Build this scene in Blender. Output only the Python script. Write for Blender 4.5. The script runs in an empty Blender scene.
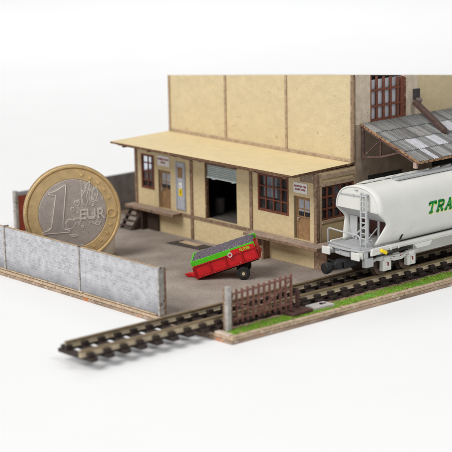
import bpy, bmesh, math, random
from mathutils import Vector, Matrix
random.seed(7)
PI = math.pi
S = bpy.context.scene
COL = S.collection

# ------------------------------------------------------------------ camera
CAM = Vector((25.25985, -24.64855, 8.87843))
R_ = Vector((0.66189107, 0.74938304, -0.01803528))
U_ = Vector((-0.15251322, 0.15818563, 0.97555985))
F_ = Vector((-0.73392093, 0.64296373, -0.21899248))
cd = bpy.data.cameras.new('camera'); cam = bpy.data.objects.new('camera', cd); COL.objects.link(cam)
m = Matrix.Identity(4)
for i in range(3):
    m[i][0] = R_[i]; m[i][1] = U_[i]; m[i][2] = -F_[i]; m[i][3] = CAM[i]
cam.matrix_world = m
cd.sensor_width = 36; cd.lens = 1725.5/452*36
cd.clip_start = .5; cd.clip_end = 2000
cd.dof.use_dof = True; cd.dof.focus_distance = 35.6; cd.dof.aperture_fstop = .36
S.camera = cam

# ------------------------------------------------------------------ studio light: key softbox and added fills
w = bpy.data.worlds.new('World'); S.world = w; w.use_nodes = True
bg = w.node_tree.nodes['Background']; bg.inputs[0].default_value = (1, 1, 1, 1); bg.inputs[1].default_value = .30
def area(name, pos, target, size, power, col=(1, 1, 1)):
    l = bpy.data.lights.new(name, 'AREA'); l.size = size; l.energy = power; l.color = col
    o = bpy.data.objects.new(name, l); COL.objects.link(o); o.location = pos
    o.rotation_euler = (Vector(target)-Vector(pos)).to_track_quat('-Z', 'Y').to_euler()
    return o
FH = Vector((F_.x, F_.y, 0)).normalized(); RH = Vector((FH.y, -FH.x, 0))
MID = Vector((-1, -1, 1))
area('softbox_key', MID - RH*84 + Vector((0, 0, 112)) - FH*58, MID, 66, 164000, (1, .985, .96))
area('added_fill', MID + RH*26 + Vector((0, 0, 40)) - FH*30, MID, 14, 6600)  # unseen fill lamp added to brighten the track side
area('added_low_fill', MID - RH*46 + Vector((0, 0, 16)) - FH*56, MID, 26, 11500)  # unseen low fill added to lift the dock front under the roof
area('added_back_fill', MID + FH*62 + Vector((0, 0, 46)), MID + FH*75, 60, 20500)  # unseen lamp added to keep the table white behind the model
S.view_settings.view_transform = 'Standard'; S.view_settings.look = 'None'
S.view_settings.exposure = 0; S.view_settings.gamma = 1

# ------------------------------------------------------------------ materials
def C4(c): return (c[0], c[1], c[2], 1)
def mat(name, col, rough=.7, var=.15, scale=12, bump=.15, bscale=60, spots=None, metal=0, spec=.3, edge=None, attr=False, stretch=None, trans=0):
    """noise-varied principled; spots=(colour, scale, threshold); edge=(colour, amount) for scuffed cardboard wear"""
    M = bpy.data.materials.new(name); M.use_nodes = True; nt = M.node_tree; N = nt.nodes; L = nt.links
    b = N['Principled BSDF']; b.inputs['Roughness'].default_value = rough; b.inputs['Metallic'].default_value = metal
    b.inputs['Specular IOR Level'].default_value = spec
    tc = N.new('ShaderNodeTexCoord'); mp = N.new('ShaderNodeMapping'); L.new(tc.outputs['Object'], mp.inputs[0])
    if stretch: mp.inputs['Scale'].default_value = stretch
    def noise(s, det=4):
        n = N.new('ShaderNodeTexNoise'); n.inputs['Scale'].default_value = s; n.inputs['Detail'].default_value = det
        L.new(mp.outputs[0], n.inputs['Vector']); return n
    n1 = noise(scale, 6)
    rp = N.new('ShaderNodeMapRange'); rp.inputs[1].default_value = .3; rp.inputs[2].default_value = .7
    rp.inputs[3].default_value = 1-var; rp.inputs[4].default_value = 1+var; L.new(n1.outputs[0], rp.inputs[0])
    mx = N.new('ShaderNodeMix'); mx.data_type = 'RGBA'; mx.blend_type = 'MULTIPLY'; mx.inputs[0].default_value = 1
    mx.inputs[6].default_value = C4(col); L.new(rp.outputs[0], mx.inputs[7])
    if attr:
        at = N.new('ShaderNodeAttribute'); at.attribute_name = 'Col'; L.new(at.outputs['Color'], mx.inputs[6])
    out = mx.outputs[2]
    for sp in ([spots] if isinstance(spots, tuple) else (spots or [])):
        c, s, th = sp
        n = noise(s, 3); r = N.new('ShaderNodeMapRange'); r.inputs[1].default_value = th; r.inputs[2].default_value = th+.06
        L.new(n.outputs[0], r.inputs[0])
        k = N.new('ShaderNodeMix'); k.data_type = 'RGBA'; k.inputs[7].default_value = C4(c)
        L.new(r.outputs[0], k.inputs[0]); L.new(out, k.inputs[6]); out = k.outputs[2]
    L.new(out, b.inputs['Base Color'])
    if bump:
        n2 = noise(bscale, 3); bp = N.new('ShaderNodeBump'); bp.inputs['Strength'].default_value = bump
        bp.inputs['Distance'].default_value = .02
        L.new(n2.outputs[0], bp.inputs['Height']); L.new(bp.outputs[0], b.inputs['Normal'])
    return M

plaster = mat('yellow_card_plaster', (.67, .535, .315), .8, .10, 8, .5, 70, [((.48, .36, .20), 70, .60), ((.44, .33, .19), 8, .70), ((.80, .69, .47), 80, .62)], stretch=(1, 1, 1.4))
plaster_up = mat('yellow_card_plaster_upper', (.645, .53, .325), .8, .07, 5, .45, 70, [((.47, .365, .21), 75, .58), ((.50, .39, .235), 7, .67), ((.76, .66, .45), 80, .62)], stretch=(1, 1, 1.5))
roofmat = mat('smooth_yellow_roof_card', (.73, .60, .355), .65, .05, 5, .2, 90, [((.64, .5, .28), 45, .68), ((.9, .78, .52), 60, .68)])
concrete = mat('beige_grey_card', (.63, .53, .41), .85, .18, 5, .3, 60, [((.38, .29, .21), 22, .64), ((.68, .6, .48), 40, .67)])
trim = mat('brown_card_trim', (.25, .16, .105), .8, .35, 14, .4, 70, [((.38, .28, .20), 16, .60), ((.12, .065, .04), 18, .66)])
trim_light = mat('tan_card_trim', (.41, .30, .20), .8, .25, 12, .4, 70, [((.50, .39, .28), 14, .60), ((.2, .12, .08), 22, .68)])
dockmat = mat('worn_brown_dock_card', (.36, .27, .215), .8, .22, 10, .35, 60, [((.55, .46, .38), 30, .64)])
cutedge = mat('burnt_card_edge', (.16, .085, .045), .8, .5, 14, .4, 60, [((.38, .25, .15), 14, .62)])
redwood = mat('red_brown_window_frame', (.175, .058, .034), .65, .3, 25, .25, 90, ((.4, .17, .1), 35, .68))
doorbrown = mat('brown_door', (.30, .175, .085), .7, .2, 14, .2, 80)
doorblue = mat('grey_blue_steel_door', (.42, .43, .47), .6, .12, 14, .15, 80)
doorpane = mat('frosted_door_pane', (.34, .34, .37), .35, .1, 10, 0)
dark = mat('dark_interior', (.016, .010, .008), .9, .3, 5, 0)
floorin = mat('grey_interior_floor', (.13, .11, .10), .7, .3, 9, .2, 40)
shutmat = mat('pale_blue_shutter', (.72, .78, .77), .5, .12, 10, .15, 60)
asphalt = mat('speckled_brown_grey_yard', (.325, .272, .232), .88, .26, 1.3, .5, 55, [((.40, .34, .30), 42, .58), ((.13, .10, .09), 36, .62), ((.52, .47, .43), 60, .67)])
ballast = mat('pinkish_brown_ballast', (.26, .165, .125), .9, .35, 18, .8, 45, [((.48, .36, .29), 30, .58), ((.08, .05, .04), 34, .63)])
bed = mat('dark_track_bed', (.045, .032, .025), .9, .4, 14, .5, 45, ((.16, .12, .09), 30, .64))
boardside = mat('orange_brown_board_edge', (.36, .26, .19), .8, .4, 4, .3, 50, [((.48, .17, .06), 2, .63), ((.60, .52, .44), 9, .60), ((.18, .1, .06), 16, .64)], stretch=(1, .5, 2))
boardlip = mat('tan_board_lip', (.50, .38, .26), .8, .25, 10, .3, 50, [((.70, .62, .52), 14, .62), ((.24, .14, .08), 9, .64)])
postmat = mat('weathered_grey_post', (.40, .38, .355), .8, .3, 12, .35, 60, [((.20, .14, .10), 9, .60), ((.62, .6, .57), 20, .66)])
darkwall = mat('dark_grey_wall_card', (.21, .20, .205), .85, .22, 4, .3, 40, ((.26, .23, .23), 18, .66))
brickred = mat('dull_red_panel', (.33, .065, .035), .75, .2, 8, .2, 50)
railmat = mat('nickel_silver_rail', (.27, .195, .11), .34, .25, 9, .1, 60, [((.15, .09, .05), 9, .62), ((.6, .5, .36), 22, .67)], metal=.5, spec=.5, stretch=(1, .4, 1))
sleepmat = mat('black_brown_sleeper', (.038, .026, .022), .6, .3, 20, .15, 70)
wagon = mat('pale_grey_wagon_paint', (.72, .72, .68), .42, .03, 3, .03, 120)
wagon2 = mat('shaded_grey_wagon_paint', (.47, .48, .485), .45, .05, 6, .05, 100)  # grey fittings paint, darkened to put the wagon end's shade into the colour
maroon = mat('dark_maroon_hopper_end', (.085, .028, .022), .7, .25, 12, .1, 60)
blackpl = mat('black_plastic', (.018, .018, .02), .42, .2, 14, .05, 60)
wheelm = mat('dark_wheel_steel', (.11, .075, .055), .45, .25, 14, .1, 60, metal=.4)
yellowp = mat('yellow_paint', (.85, .62, .015), .4, .05, 10, 0)
greentx = mat('green_lettering', (.0, .27, .055), .4, .03, 10, 0)
yellowtx = mat('yellow_lettering', (.82, .80, .03), .4, .03, 10, 0)
palegrey_tx = mat('pale_lettering', (.76, .765, .745), .5, .1, 10, 0)
redp = mat('glossy_red_paint', (.62, .010, .016), .38, .12, 12, .15, 60, ((.30, .006, .008), 22, .68), spec=.5)
greenp = mat('bright_green_paint', (.085, .52, .012), .45, .12, 10, .15, 60)
loadm = mat('grey_granular_load', (.13, .11, .13), .9, .25, 14, .7, 60, [((.27, .24, .27), 34, .58), ((.06, .05, .06), 40, .60)])
rubber = mat('black_rubber', (.02, .019, .019), .7, .3, 20, .3, 90, ((.12, .10, .08), 40, .7))
whitep = mat('white_paint', (.86, .84, .82), .6, .05, 10, .05, 60)
redtx = mat('dark_red_lettering', (.26, .02, .02), .6, .05, 10, 0)
blacktx = mat('black_lettering', (.03, .03, .03), .6, .05, 10, 0)
ironrust = mat('dark_rust_brown', (.09, .042, .034), .6, .3, 18, .25, 70, ((.22, .12, .09), 26, .66))
gatem = mat('red_brown_gate', (.20, .092, .068), .65, .25, 18, .2, 70, ((.34, .2, .15), 26, .66))
paleslab = mat('pale_grey_slab', (.55, .51, .48), .8, .15, 14, .3, 60)
gold = mat('nordic_gold', (.60, .43, .215), .46, .14, 6, .5, 80, [((.40, .27, .12), 34, .63), ((.78, .62, .38), 50, .66)], metal=.6, spec=.5)
cupro = mat('cupronickel', (.45, .39, .35), .38, .10, 5, .5, 90, [((.25, .21, .19), 45, .62), ((.52, .46, .42), 60, .66)], metal=.62, spec=.5)
cuproline = mat('cupronickel_glint', (.80, .73, .66), .34, .05, 10, .1, 80, metal=.6, spec=.5)  # brighter copy of the core metal, edge glints put into the colour
goldline = mat('gold_glint', (.78, .56, .27), .36, .05, 10, .1, 80, metal=.55, spec=.5)  # brighter copy of the ring metal, glint painted onto raised parts
supportm = mat('cream_putty', (.62, .55, .46), .4, .05, 8, .05, 40)
tablem = mat('white_table_card', (.87, .875, .88), .65, .012, .3, 0)
sheetm = mat('grey_roof_sheets', (.3, .3, .3), .55, .18, 12, .3, 60, [((.52, .52, .53), 26, .68), ((.12, .11, .10), 20, .67)], attr=True, stretch=(1, 3, 1), spec=.5)
matdark = mat('dark_mat', (.075, .062, .055), .8, .3, 14, .2, 60)
tanpatch = mat('tan_card_patch', (.55, .42, .29), .8, .2, 14, .2, 60)

# grey printed brick
def brick_mat():
    M = mat('grey_printed_brick', (.5, .5, .5), .8, .16, 7.0, .4, 60, [((.22, .22, .24), 24, .645), ((.34, .345, .37), 9, .62)])
    nt = M.node_tree; N = nt.nodes; L = nt.links
    mixn = [n for n in N if n.type == 'MIX' and n.blend_type == 'MULTIPLY'][0]
    tc = [n for n in N if n.type == 'TEX_COORD'][0]
    sx = N.new('ShaderNodeSeparateXYZ'); cx = N.new('ShaderNodeCombineXYZ')
    L.new(tc.outputs['Object'], sx.inputs[0]); L.new(sx.outputs[0], cx.inputs[0]); L.new(sx.outputs[2], cx.inputs[1])
    b = N.new('ShaderNodeTexBrick'); L.new(cx.outputs[0], b.inputs[0])
    b.inputs['Color1'].default_value = (.455, .455, .475, 1); b.inputs['Color2'].default_value = (.27, .275, .29, 1)
    b.inputs['Mortar'].default_value = (.49, .49, .505, 1); b.inputs['Scale'].default_value = 1
    b.inputs['Brick Width'].default_value = .13; b.inputs['Row Height'].default_value = .058
    b.inputs['Mortar Size'].default_value = .009; b.inputs['Bias'].default_value = -.45; b.inputs['Mortar Smooth'].default_value = .6
    # dirt rising from the ground
    n = N.new('ShaderNodeTexNoise'); n.inputs['Scale'].default_value = 3.5; L.new(tc.outputs['Object'], n.inputs[0])
    a = N.new('ShaderNodeMath'); a.operation = 'MULTIPLY_ADD'; a.inputs[1].default_value = -.42; L.new(n.outputs[0], a.inputs[0]); L.new(sx.outputs[2], a.inputs[2])
    r = N.new('ShaderNodeMapRange'); r.inputs[1].default_value = -.22; r.inputs[2].default_value = .12; r.inputs[3].default_value = .8; r.inputs[4].default_value = 0
    L.new(a.outputs[0], r.inputs[0])
    k = N.new('ShaderNodeMix'); k.data_type = 'RGBA'; k.inputs[7].default_value = (.20, .20, .22, 1)
    L.new(r.outputs[0], k.inputs[0]); L.new(b.outputs[0], k.inputs[6]); L.new(k.outputs[2], mixn.inputs[6])
    return M
brick = brick_mat()

def glass_mat(name, tint, gloss, film):
    M = bpy.data.materials.new(name); M.use_nodes = True; nt = M.node_tree; N = nt.nodes; L = nt.links
    N.remove(N['Principled BSDF']); o = N['Material Output']
    t = N.new('ShaderNodeBsdfTransparent'); t.inputs[0].default_value = C4(tint)
    g = N.new('ShaderNodeBsdfGlossy'); g.inputs['Roughness'].default_value = .12; g.inputs[0].default_value = (1, 1, 1, 1)
    d = N.new('ShaderNodeBsdfDiffuse'); d.inputs[0].default_value = (.62, .64, .68, 1)
    nz = N.new('ShaderNodeTexNoise'); nz.inputs['Scale'].default_value = 4
    tc = N.new('ShaderNodeTexCoord'); L.new(tc.outputs['Object'], nz.inputs[0])
    rr = N.new('ShaderNodeMapRange'); rr.inputs[1].default_value = .45; rr.inputs[2].default_value = .62; rr.inputs[3].default_value = .02; rr.inputs[4].default_value = film
    L.new(nz.outputs[0], rr.inputs[0])
    m1 = N.new('ShaderNodeMixShader'); L.new(rr.outputs[0], m1.inputs[0]); L.new(t.outputs[0], m1.inputs[1]); L.new(d.outputs[0], m1.inputs[2])
    m2 = N.new('ShaderNodeMixShader'); m2.inputs[0].default_value = gloss; L.new(m1.outputs[0], m2.inputs[1]); L.new(g.outputs[0], m2.inputs[2])
    L.new(m2.outputs[0], o.inputs[0]); return M
glass = glass_mat('window_foil', (.9, .92, .95), .035, .05)
glass_clear = glass_mat('clear_window_foil', (.97, .98, 1), .03, .06)
greyrefl = mat('grey_pane_reflection', (.36, .37, .39), .3, .18, 5, .05, 40, spec=.5)  # grey standing for the reflection seen in some panes

# ------------------------------------------------------------------ mesh helpers
class MB:
    def __init__(s): s.v = []; s.f = []; s.c = []
    def add(s, vs, fs, col=None):
        b = len(s.v); s.v += [Vector(v) for v in vs]
        for f in fs: s.f.append([i+b for i in f]); s.c.append(col)
        return s
    def box(s, x0, x1, y0, y1, z0, z1, col=None):
        v = [(x, y, z) for z in (z0, z1) for x, y in ((x0, y0), (x1, y0), (x1, y1), (x0, y1))]
        return s.add(v, [(3, 2, 1, 0), (4, 5, 6, 7), (0, 1, 5, 4), (1, 2, 6, 5), (2, 3, 7, 6), (3, 0, 4, 7)], col)
    def beam(s, a, b, w, h=None, up=(0, 0, 1), col=None):
        h = h or w; a = Vector(a); b = Vector(b); d = (b-a).normalized(); up = Vector(up)
        if abs(d.dot(up)) > .98: up = Vector((1, 0, 0))
        r = d.cross(up).normalized(); u = r.cross(d)
        v = [p+r*i*w/2+u*j*h/2 for p in (a, b) for i, j in ((-1, -1), (1, -1), (1, 1), (-1, 1))]
        return s.add(v, [(0, 1, 2, 3), (7, 6, 5, 4), (0, 4, 5, 1), (1, 5, 6, 2), (2, 6, 7, 3), (3, 7, 4, 0)], col)
    def tube(s, pts, r, n=8, caps=True):
        pts = [Vector(p) for p in pts]; b = len(s.v); up = None
        for i, p in enumerate(pts):
            d = ((pts[min(i+1, len(pts)-1)]-p).normalized()+(p-pts[max(i-1, 0)]).normalized()).normalized()
            if up is None:
                up = Vector((0, 0, 1)) if abs(d.z) < .9 else Vector((1, 0, 0))
            x = d.cross(up).normalized(); up = x.cross(d).normalized()
            rr = r[i] if isinstance(r, (list, tuple)) else r
            for k in range(n):
                t = 2*PI*k/n; s.v.append(p+x*math.cos(t)*rr+up*math.sin(t)*rr)
        for i in range(len(pts)-1):
            for k in range(n):
                s.f.append([b+i*n+k, b+i*n+(k+1) % n, b+(i+1)*n+(k+1) % n, b+(i+1)*n+k]); s.c.append(None)
        if caps:
            s.f.append([b+k for k in range(n)][::-1]); s.c.append(None)
            s.f.append([b+(len(pts)-1)*n+k for k in range(n)]); s.c.append(None)
        return s
    def cyl(s, a, b, r, n=24, r2=None): return s.tube([a, b], [r, r2 if r2 else r], n)
    def ring(s, a, b, ro, ri, n=48):
        """annulus from a to b"""
        a = Vector(a); b = Vector(b); d = (b-a).normalized(); up = Vector((0, 0, 1)) if abs(d.z) < .9 else Vector((1, 0, 0))
        x = d.cross(up).normalized(); y = x.cross(d); vs = []
        for p, r in ((a, ro), (b, ro), (b, ri), (a, ri)):
            vs += [p+x*math.cos(2*PI*k/n)*r+y*math.sin(2*PI*k/n)*r for k in range(n)]
        fs = [(j*n+k, j*n+(k+1) % n, ((j+1) % 4)*n+(k+1) % n, ((j+1) % 4)*n+k) for j in range(4) for k in range(n)]
        return s.add(vs, fs)
    def prism(s, poly, M, t):
        """poly 2-D outline; M maps (u,v,w)->xyz; thickness t along w"""
        n = len(poly)
        vs = [M(u, v, 0) for u, v in poly]+[M(u, v, t) for u, v in poly]
        fs = [list(range(n))[::-1], list(range(n, 2*n))]+[(i, (i+1) % n, n+(i+1) % n, n+i) for i in range(n)]
        return s.add(vs, fs)
    def stroke(s, pts, w, M, t):
        """flat ribbon letter strokes"""
        for (a, b) in zip(pts[:-1], pts[1:]):
            d = Vector((b[0]-a[0], b[1]-a[1])); l = d.length
            if l < 1e-6: continue
            d /= l; nrm = Vector((-d.y, d.x))*w/2; e = d*w*.18
            A = Vector(a)-e; B = Vector(b)+e
            s.prism([A-nrm, B-nrm, B+nrm, A+nrm], M, t)
        return s

def wpos(o):
    p = Vector((0, 0, 0))
    while o: p += o.location; o = o.parent
    return p
def obj(name, mb, material, parent=None, bevel=0, seg=2, smooth=False, local=False, origin=None, edge=None):
    me = bpy.data.meshes.new(name)
    off = Vector((0, 0, 0))
    if not local:
        if parent: off = wpos(parent)
        elif origin is not None: off = Vector(origin)
    me.from_pydata([tuple(v-off) for v in mb.v], [], mb.f)
    bm = bmesh.new(); bm.from_mesh(me); bmesh.ops.recalc_face_normals(bm, faces=bm.faces); bm.to_mesh(me); bm.free()
    if any(c is not None for c in mb.c):
        a = me.color_attributes.new('Col', 'FLOAT_COLOR', 'CORNER')
        for p in me.polygons:
            c = mb.c[p.index] or (.3, .3, .3)
            for li in p.loop_indices: a.data[li].color = (c[0], c[1], c[2], 1)
    me.materials.append(material)
    if edge is not None:                       # second material on faces that are not (near) horizontal
        me.materials.append(edge)
        for p in me.polygons: p.material_index = 1 if p.normal.z < .5 else 0
    if smooth:
        for p in me.polygons: p.use_smooth = True
    o = bpy.data.objects.new(name, me); COL.objects.link(o)
    if parent: o.parent = parent
    elif origin is not None: o.location = origin
    if bevel:
        b = o.modifiers.new('bevel', 'BEVEL'); b.width = bevel; b.segments = seg; b.limit_method = 'ANGLE'; b.angle_limit = .6
    return o
def pieces(mb):
    par = list(range(len(mb.v)))
    def fd(i):
        while par[i] != i: par[i] = par[par[i]]; i = par[i]
        return i
    for f in mb.f:
        for i in f[1:]: par[fd(i)] = fd(f[0])
    out = {}
    for f, c in zip(mb.f, mb.c): out.setdefault(fd(f[0]), []).append((f, c))
    for fs in out.values():
        idx = sorted({i for f, _ in fs for i in f}); mp_ = {j: k for k, j in enumerate(idx)}
        q = MB(); q.v = [mb.v[i] for i in idx]; q.f = [[mp_[i] for i in f] for f, _ in fs]; q.c = [c for _, c in fs]
        yield q
def each(name, mb, *a, **k):
    """one object per separate piece"""
    o = None
    for q in pieces(mb): o = obj(name, q, *a, **k)
    return o
def thing(name, label, cat, loc=(0, 0, 0), rot=None, group=None):
    o = bpy.data.objects.new(name, None); COL.objects.link(o); o.location = loc; o.empty_display_size = .1
    if rot: o.rotation_euler = rot
    o['label'] = label; o['category'] = cat
    if group: o['group'] = group
    return o
def tag(o, label, cat, group=None, kind=None):
    o['label'] = label; o['category'] = cat
    if group: o['group'] = group
    if kind: o['kind'] = kind
    return o
def text_mesh(txt, size, M, t, bold=0):
    """default-font text -> MB, mapped through M(u,v,w)"""
    cu = bpy.data.curves.new('t', 'FONT'); cu.body = txt; cu.size = size; cu.align_x = 'CENTER'; cu.align_y = 'CENTER'; cu.extrude = t/2; cu.offset = bold
    to = bpy.data.objects.new('t', cu); COL.objects.link(to)
    dg = bpy.context.evaluated_depsgraph_get(); dg.update(); me = bpy.data.meshes.new_from_object(to.evaluated_get(dg))
    mb = MB(); mb.add([M(v.co.x, v.co.y, v.co.z+t/2) for v in me.vertices], [list(p.vertices) for p in me.polygons])
    bpy.data.objects.remove(to); bpy.data.meshes.remove(me); bpy.data.curves.remove(cu)
    return mb

# ------------------------------------------------------------------ table
TZ = -.125
o = obj('table', MB().add([(-400, -400, TZ), (400, -400, TZ), (400, 400, TZ), (-400, 400, TZ)], [(0, 1, 2, 3)]), tablem)
o['kind'] = 'structure'; o['label'] = 'plain white table top under the whole model'

# ------------------------------------------------------------------ base board
L, D = 6.06, 1.07
YW = -4.652
base = thing('base_board', 'flat card base board with speckled brown grey yard and cut orange edges', 'base board', (-2, -1, TZ))
def slab(poly, z0, z1):
    mb = MB(); mb.prism(poly, lambda u, v, w_: (u, v, z0+w_), z1-z0); return mb
obj('lower_board', slab([(-7.68, -4.735), (.62, -4.735), (.62, -4.74), (2.60, -4.70), (2.62, -.64), (2.62, 9.5), (-7.68, 9.5)], TZ+.004, -.066), boardside, base, .006)
obj('upper_board', slab([(-7.66, -4.715), (.60, -4.715), (.60, -4.72), (2.585, -4.675), (2.60, -.64), (2.60, 9.5), (-7.66, 9.5)], -.060, -.012), boardlip, base, .008)
obj('yard_surface', slab([(-7.62, -4.60), (1.04, -4.60), (1.04, 9.5), (-7.62, 9.5)], -.008, 0), asphalt, base)
obj('track_bed', slab([(1.044, -4.64), (2.05, -4.64), (2.05, 9.5), (1.044, 9.5)], -.008, .040), bed, base)
def lumpy(x0, x1, y0, y1, nx, ny, z, amp, fx=0):
    mb = MB(); vs = []; fs = []
    for j in range(ny+1):
        for i in range(nx+1):
            e = (i in (0, nx)) or (j in (0, ny))
            vs.append((x0+(x1-x0)*i/nx+(0 if e else random.uniform(-.3, .3)*(x1-x0)/nx), y0+(y1-y0)*j/ny, z+(0 if e else random.uniform(0, amp))))
    for j in range(ny):
        for i in range(nx):
            a = j*(nx+1)+i; fs.append((a, a+1, a+nx+2, a+nx+1))
    return mb.add(vs, fs)
obj('ballast_shoulder', lumpy(2.03, 2.24, -4.63, 6, 11, 300, .004, .026), ballast, base)
obj('border_strip', slab([(2.47, -4.665), (2.58, -4.665), (2.59, -.64), (2.59, 9.5), (2.48, 9.5)], -.010, .012), boardlip, base, .006)
mb = MB().box(2.07, 2.468, -4.662, -4.55, -.010, .030)
obj('bare_card_corner', mb, mat('bare_pale_card', (.62, .50, .42), .8, .2, 10, .2, 60), base, .004)

# grass: countless blades
mb = MB()
def dens(x, y):
    return .5+.5*math.sin(y*3.1+1.3*math.sin(x*9))*math.cos(y*1.7+x*6)
for _ in range(30000):
    y = random.uniform(-4.58, 6.5); x = random.uniform(2.14, 2.472)
    # uneven edge towards the ballast and bare patches
    if x < 2.165+.02*math.sin(y*4)+.018*math.sin(y*11): continue
    if dens(x, y) < .10: continue
    a = random.uniform(0, 2*PI); h = random.uniform(.012, .036); r = random.uniform(.009, .018); l = random.uniform(0, .022); b = random.uniform(0, 2*PI)
    g = random.random(); c = (.16+.18*g, .44+.24*g, .02+.02*g)
    c = (c[0]*.95+.03, c[1]*.86, c[2]+.015)
    if random.random() < .07 or math.sin(y*7+x*31)*math.sin(y*17-x*23) > .72: c = (.50, .42, .20)
    mb.add([(x-r*math.cos(a), y-r*math.sin(a), .006), (x+r*math.cos(a), y+r*math.sin(a), .006), (x+l*math.cos(b), y+l*math.sin(b), .008+h)], [(0, 1, 2)], c)
grassm = mat('green_flock', (.1, .4, .03), .8, .15, 9, 0, attr=True)
tag(obj('grass', mb, grassm, origin=(2.35, 0, 0)), 'bright green flocked grass strip beside the track along the board edge', 'grass', kind='stuff')
obj('grass_underlay', lumpy(2.15, 2.468, -4.60, 6, 6, 280, .010, .014), mat('green_print', (.13, .32, .04), .85, .3, 20, .4, 60, ((.45, .36, .24), 14, .62)), base)

# ------------------------------------------------------------------ track
TX = 1.6
track = thing('railway_track', 'single railway track with nickel rails on dark sleepers overhanging the board', 'railway track', (TX, -2, 0))
def rail(x, y0, y1):
    web = [(-.040, .1315), (.040, .1315), (.034, .142), (.016, .150), (.014, .213), (-.014, .213), (-.016, .150), (-.034, .142)]
    head = [(-.034, .214), (.034, .214), (.036, .245), (.024, .252), (-.024, .252), (-.036, .245)]
    ext = lambda pr: MB().prism(pr, lambda u, v, w_: (x+u, y0+w_, v), y1-y0)
    o = obj('rail', ext(web), railweb, track); obj('rail_head', ext(head), railmat, o, .004)
railweb = mat('tan_rail_web', (.60, .50, .35), .55, .2, 9, .15, 60, [((.34, .25, .16), 9, .64)], metal=.15)
rail(TX-.325, -7.47, 9.5); rail(TX+.325, -7.64, 9.5)
yy = -7.44
slp = None; nsl = 0
while yy < 9.4:
    if slp is None:
        mb = MB(); mb.box(TX-.49, TX+.49, -.080, .080, .035, .108)
        for s in (-1, 1):
            for q in (-1, 1):
                cx = TX+s*.325+q*.052
                mb.box(cx-.036, cx+.036, -.072, .072, .108, .188)
        slp = obj('sleeper', mb, sleepmat, None, .008); slp.parent = track
        for v in slp.data.vertices: v.co -= Vector((TX, 0, 0))
        slp.location = (0, yy+2, 0)
    else:
        c = slp.copy(); COL.objects.link(c); c.parent = track; c.location = (0, yy+2, 0)
    yy += .368; nsl += 1
mb = MB()
for s in (-1, 1): mb.box(TX+s*.325-.050, TX+s*.325+.050, -7.40, 9.4, .085, .130)
each('sleeper_web', mb, sleepmat, track)

# ------------------------------------------------------------------ boundary walls
bw = thing('brick_wall', 'light grey printed brick wall with capped posts in front of the coin', 'wall', (-2.1, YW, 0))
mb = MB()
mb.box(-6.3, .44, YW, YW+.05, 0, .925)
obj('brick_panel', mb, brick, bw, .006)
mb = MB()
mb.box(-6.3, .44, YW+.004, YW+.046, .928, .945)
obj('coping', mb, trim_light, bw, .003)
for x in (-4.70, -2.06, .475):
    p = MB().box(x-.022, x+.022, YW-.03, YW+.10, 0, .95)
    p.box(x-.027, x+.027, YW-.035, YW+.105, .952, .965)
    obj('post', p, postmat, bw, .006)
obj('post_back', MB().box(.44, .50, YW+.102, YW+.15, 0, .93), trim, bw, .005)
obj('foot_strip', MB().box(-6.3, .40, YW-.035, YW-.004, 0, .022), boardlip, bw, .004)
dw = thing('side_wall', 'dark grey boundary wall behind the coin with a dull red end panel', 'wall', (-7.56, 0, 0))
obj('wall_panel', MB().box(-7.60, -7.545, -1.62, 4.2, 0, .935), darkwall, dw, .006)
obj('red_panel', MB().box(-7.60, -7.54, -2.34, -1.63, 0, .85), brickred, dw, .006)
obj('capping', MB().box(-7.61, -7.53, -2.34, -1.63, .853, .94), mat('pale_grey_capping', (.42, .41, .43), .7, .2, 10, .2, 60), dw, .006)
obj('post', MB().box(-7.62, -7.52, -2.43, -2.345, 0, .97), postmat, dw, .006)
obj('foot_strip', MB().box(-7.52, -7.40, -1.6, 3.5, 0, .03), trim_light, dw, .006)

# ------------------------------------------------------------------ building
HP = .561
bld = thing('warehouse_building', 'yellow goods shed with loading docks, flat canopy and taller block behind', 'building', (-3, 1, 0))
def holes_wall(u0, u1, v0, v1, holes, put):
    """put(ua,ub,va,vb) for every solid cell around rectangular holes"""
    us = sorted({u0, u1, *[h[0] for h in holes], *[h[1] for h in holes]}); vs = sorted({v0, v1, *[h[2] for h in holes], *[h[3] for h in holes]})
    us = [u for u in us if u0 <= u <= u1]; vs = [v for v in vs if v0 <= v <= v1]
    for a, b in zip(us[:-1], us[1:]):
        run = None
        for c, d in zip(vs[:-1], vs[1:]):
            solid = not any(h[0] <= a and b <= h[1] and h[2] <= c and d <= h[3] for h in holes)
            if solid: run = (run[0], d) if run else (c, d)
            elif run: put(a, b, *run); run = None
        if run: put(a, b, *run)
WINL = (-5.84, -5.36, .95, 1.765); WINR = (-1.81, -.84, 1.015, 1.84); DOORL = (-5.22, -4.78, HP, 1.46); BLUE = (-4.57, -4.235, .62, 1.735)
BIG = (-3.52, -2.50, HP, 1.806); DOORR = (-.685, -.19, HP, 1.495)
T = .07
mb = MB()
holes_wall(-L, 0, 0, 2.04, [WINL, WINR, DOORL, BIG, DOORR], lambda a, b, c, d: mb.box(a, b, 0, T, c, d))
obj('dock_wall', mb, plaster, bld)
# left end wall with window
WE = (.10, .86, 1.0, 1.80)
mb = MB(); holes_wall(T, D+4, 0, 2.04, [WE], lambda a, b, c, d: mb.box(-L, -L+T, a, b, c, d))
obj('end_wall', mb, plaster, bld)
# track side low wall
WB = (.12, 1.115, 1.0, 1.76)
mb = MB(); holes_wall(T, 1.165, 0, 2.04, [WB], lambda a, b, c, d: mb.box(-T, 0, a, b, c, d))
obj('track_side_wall', mb, plaster, bld)
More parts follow.
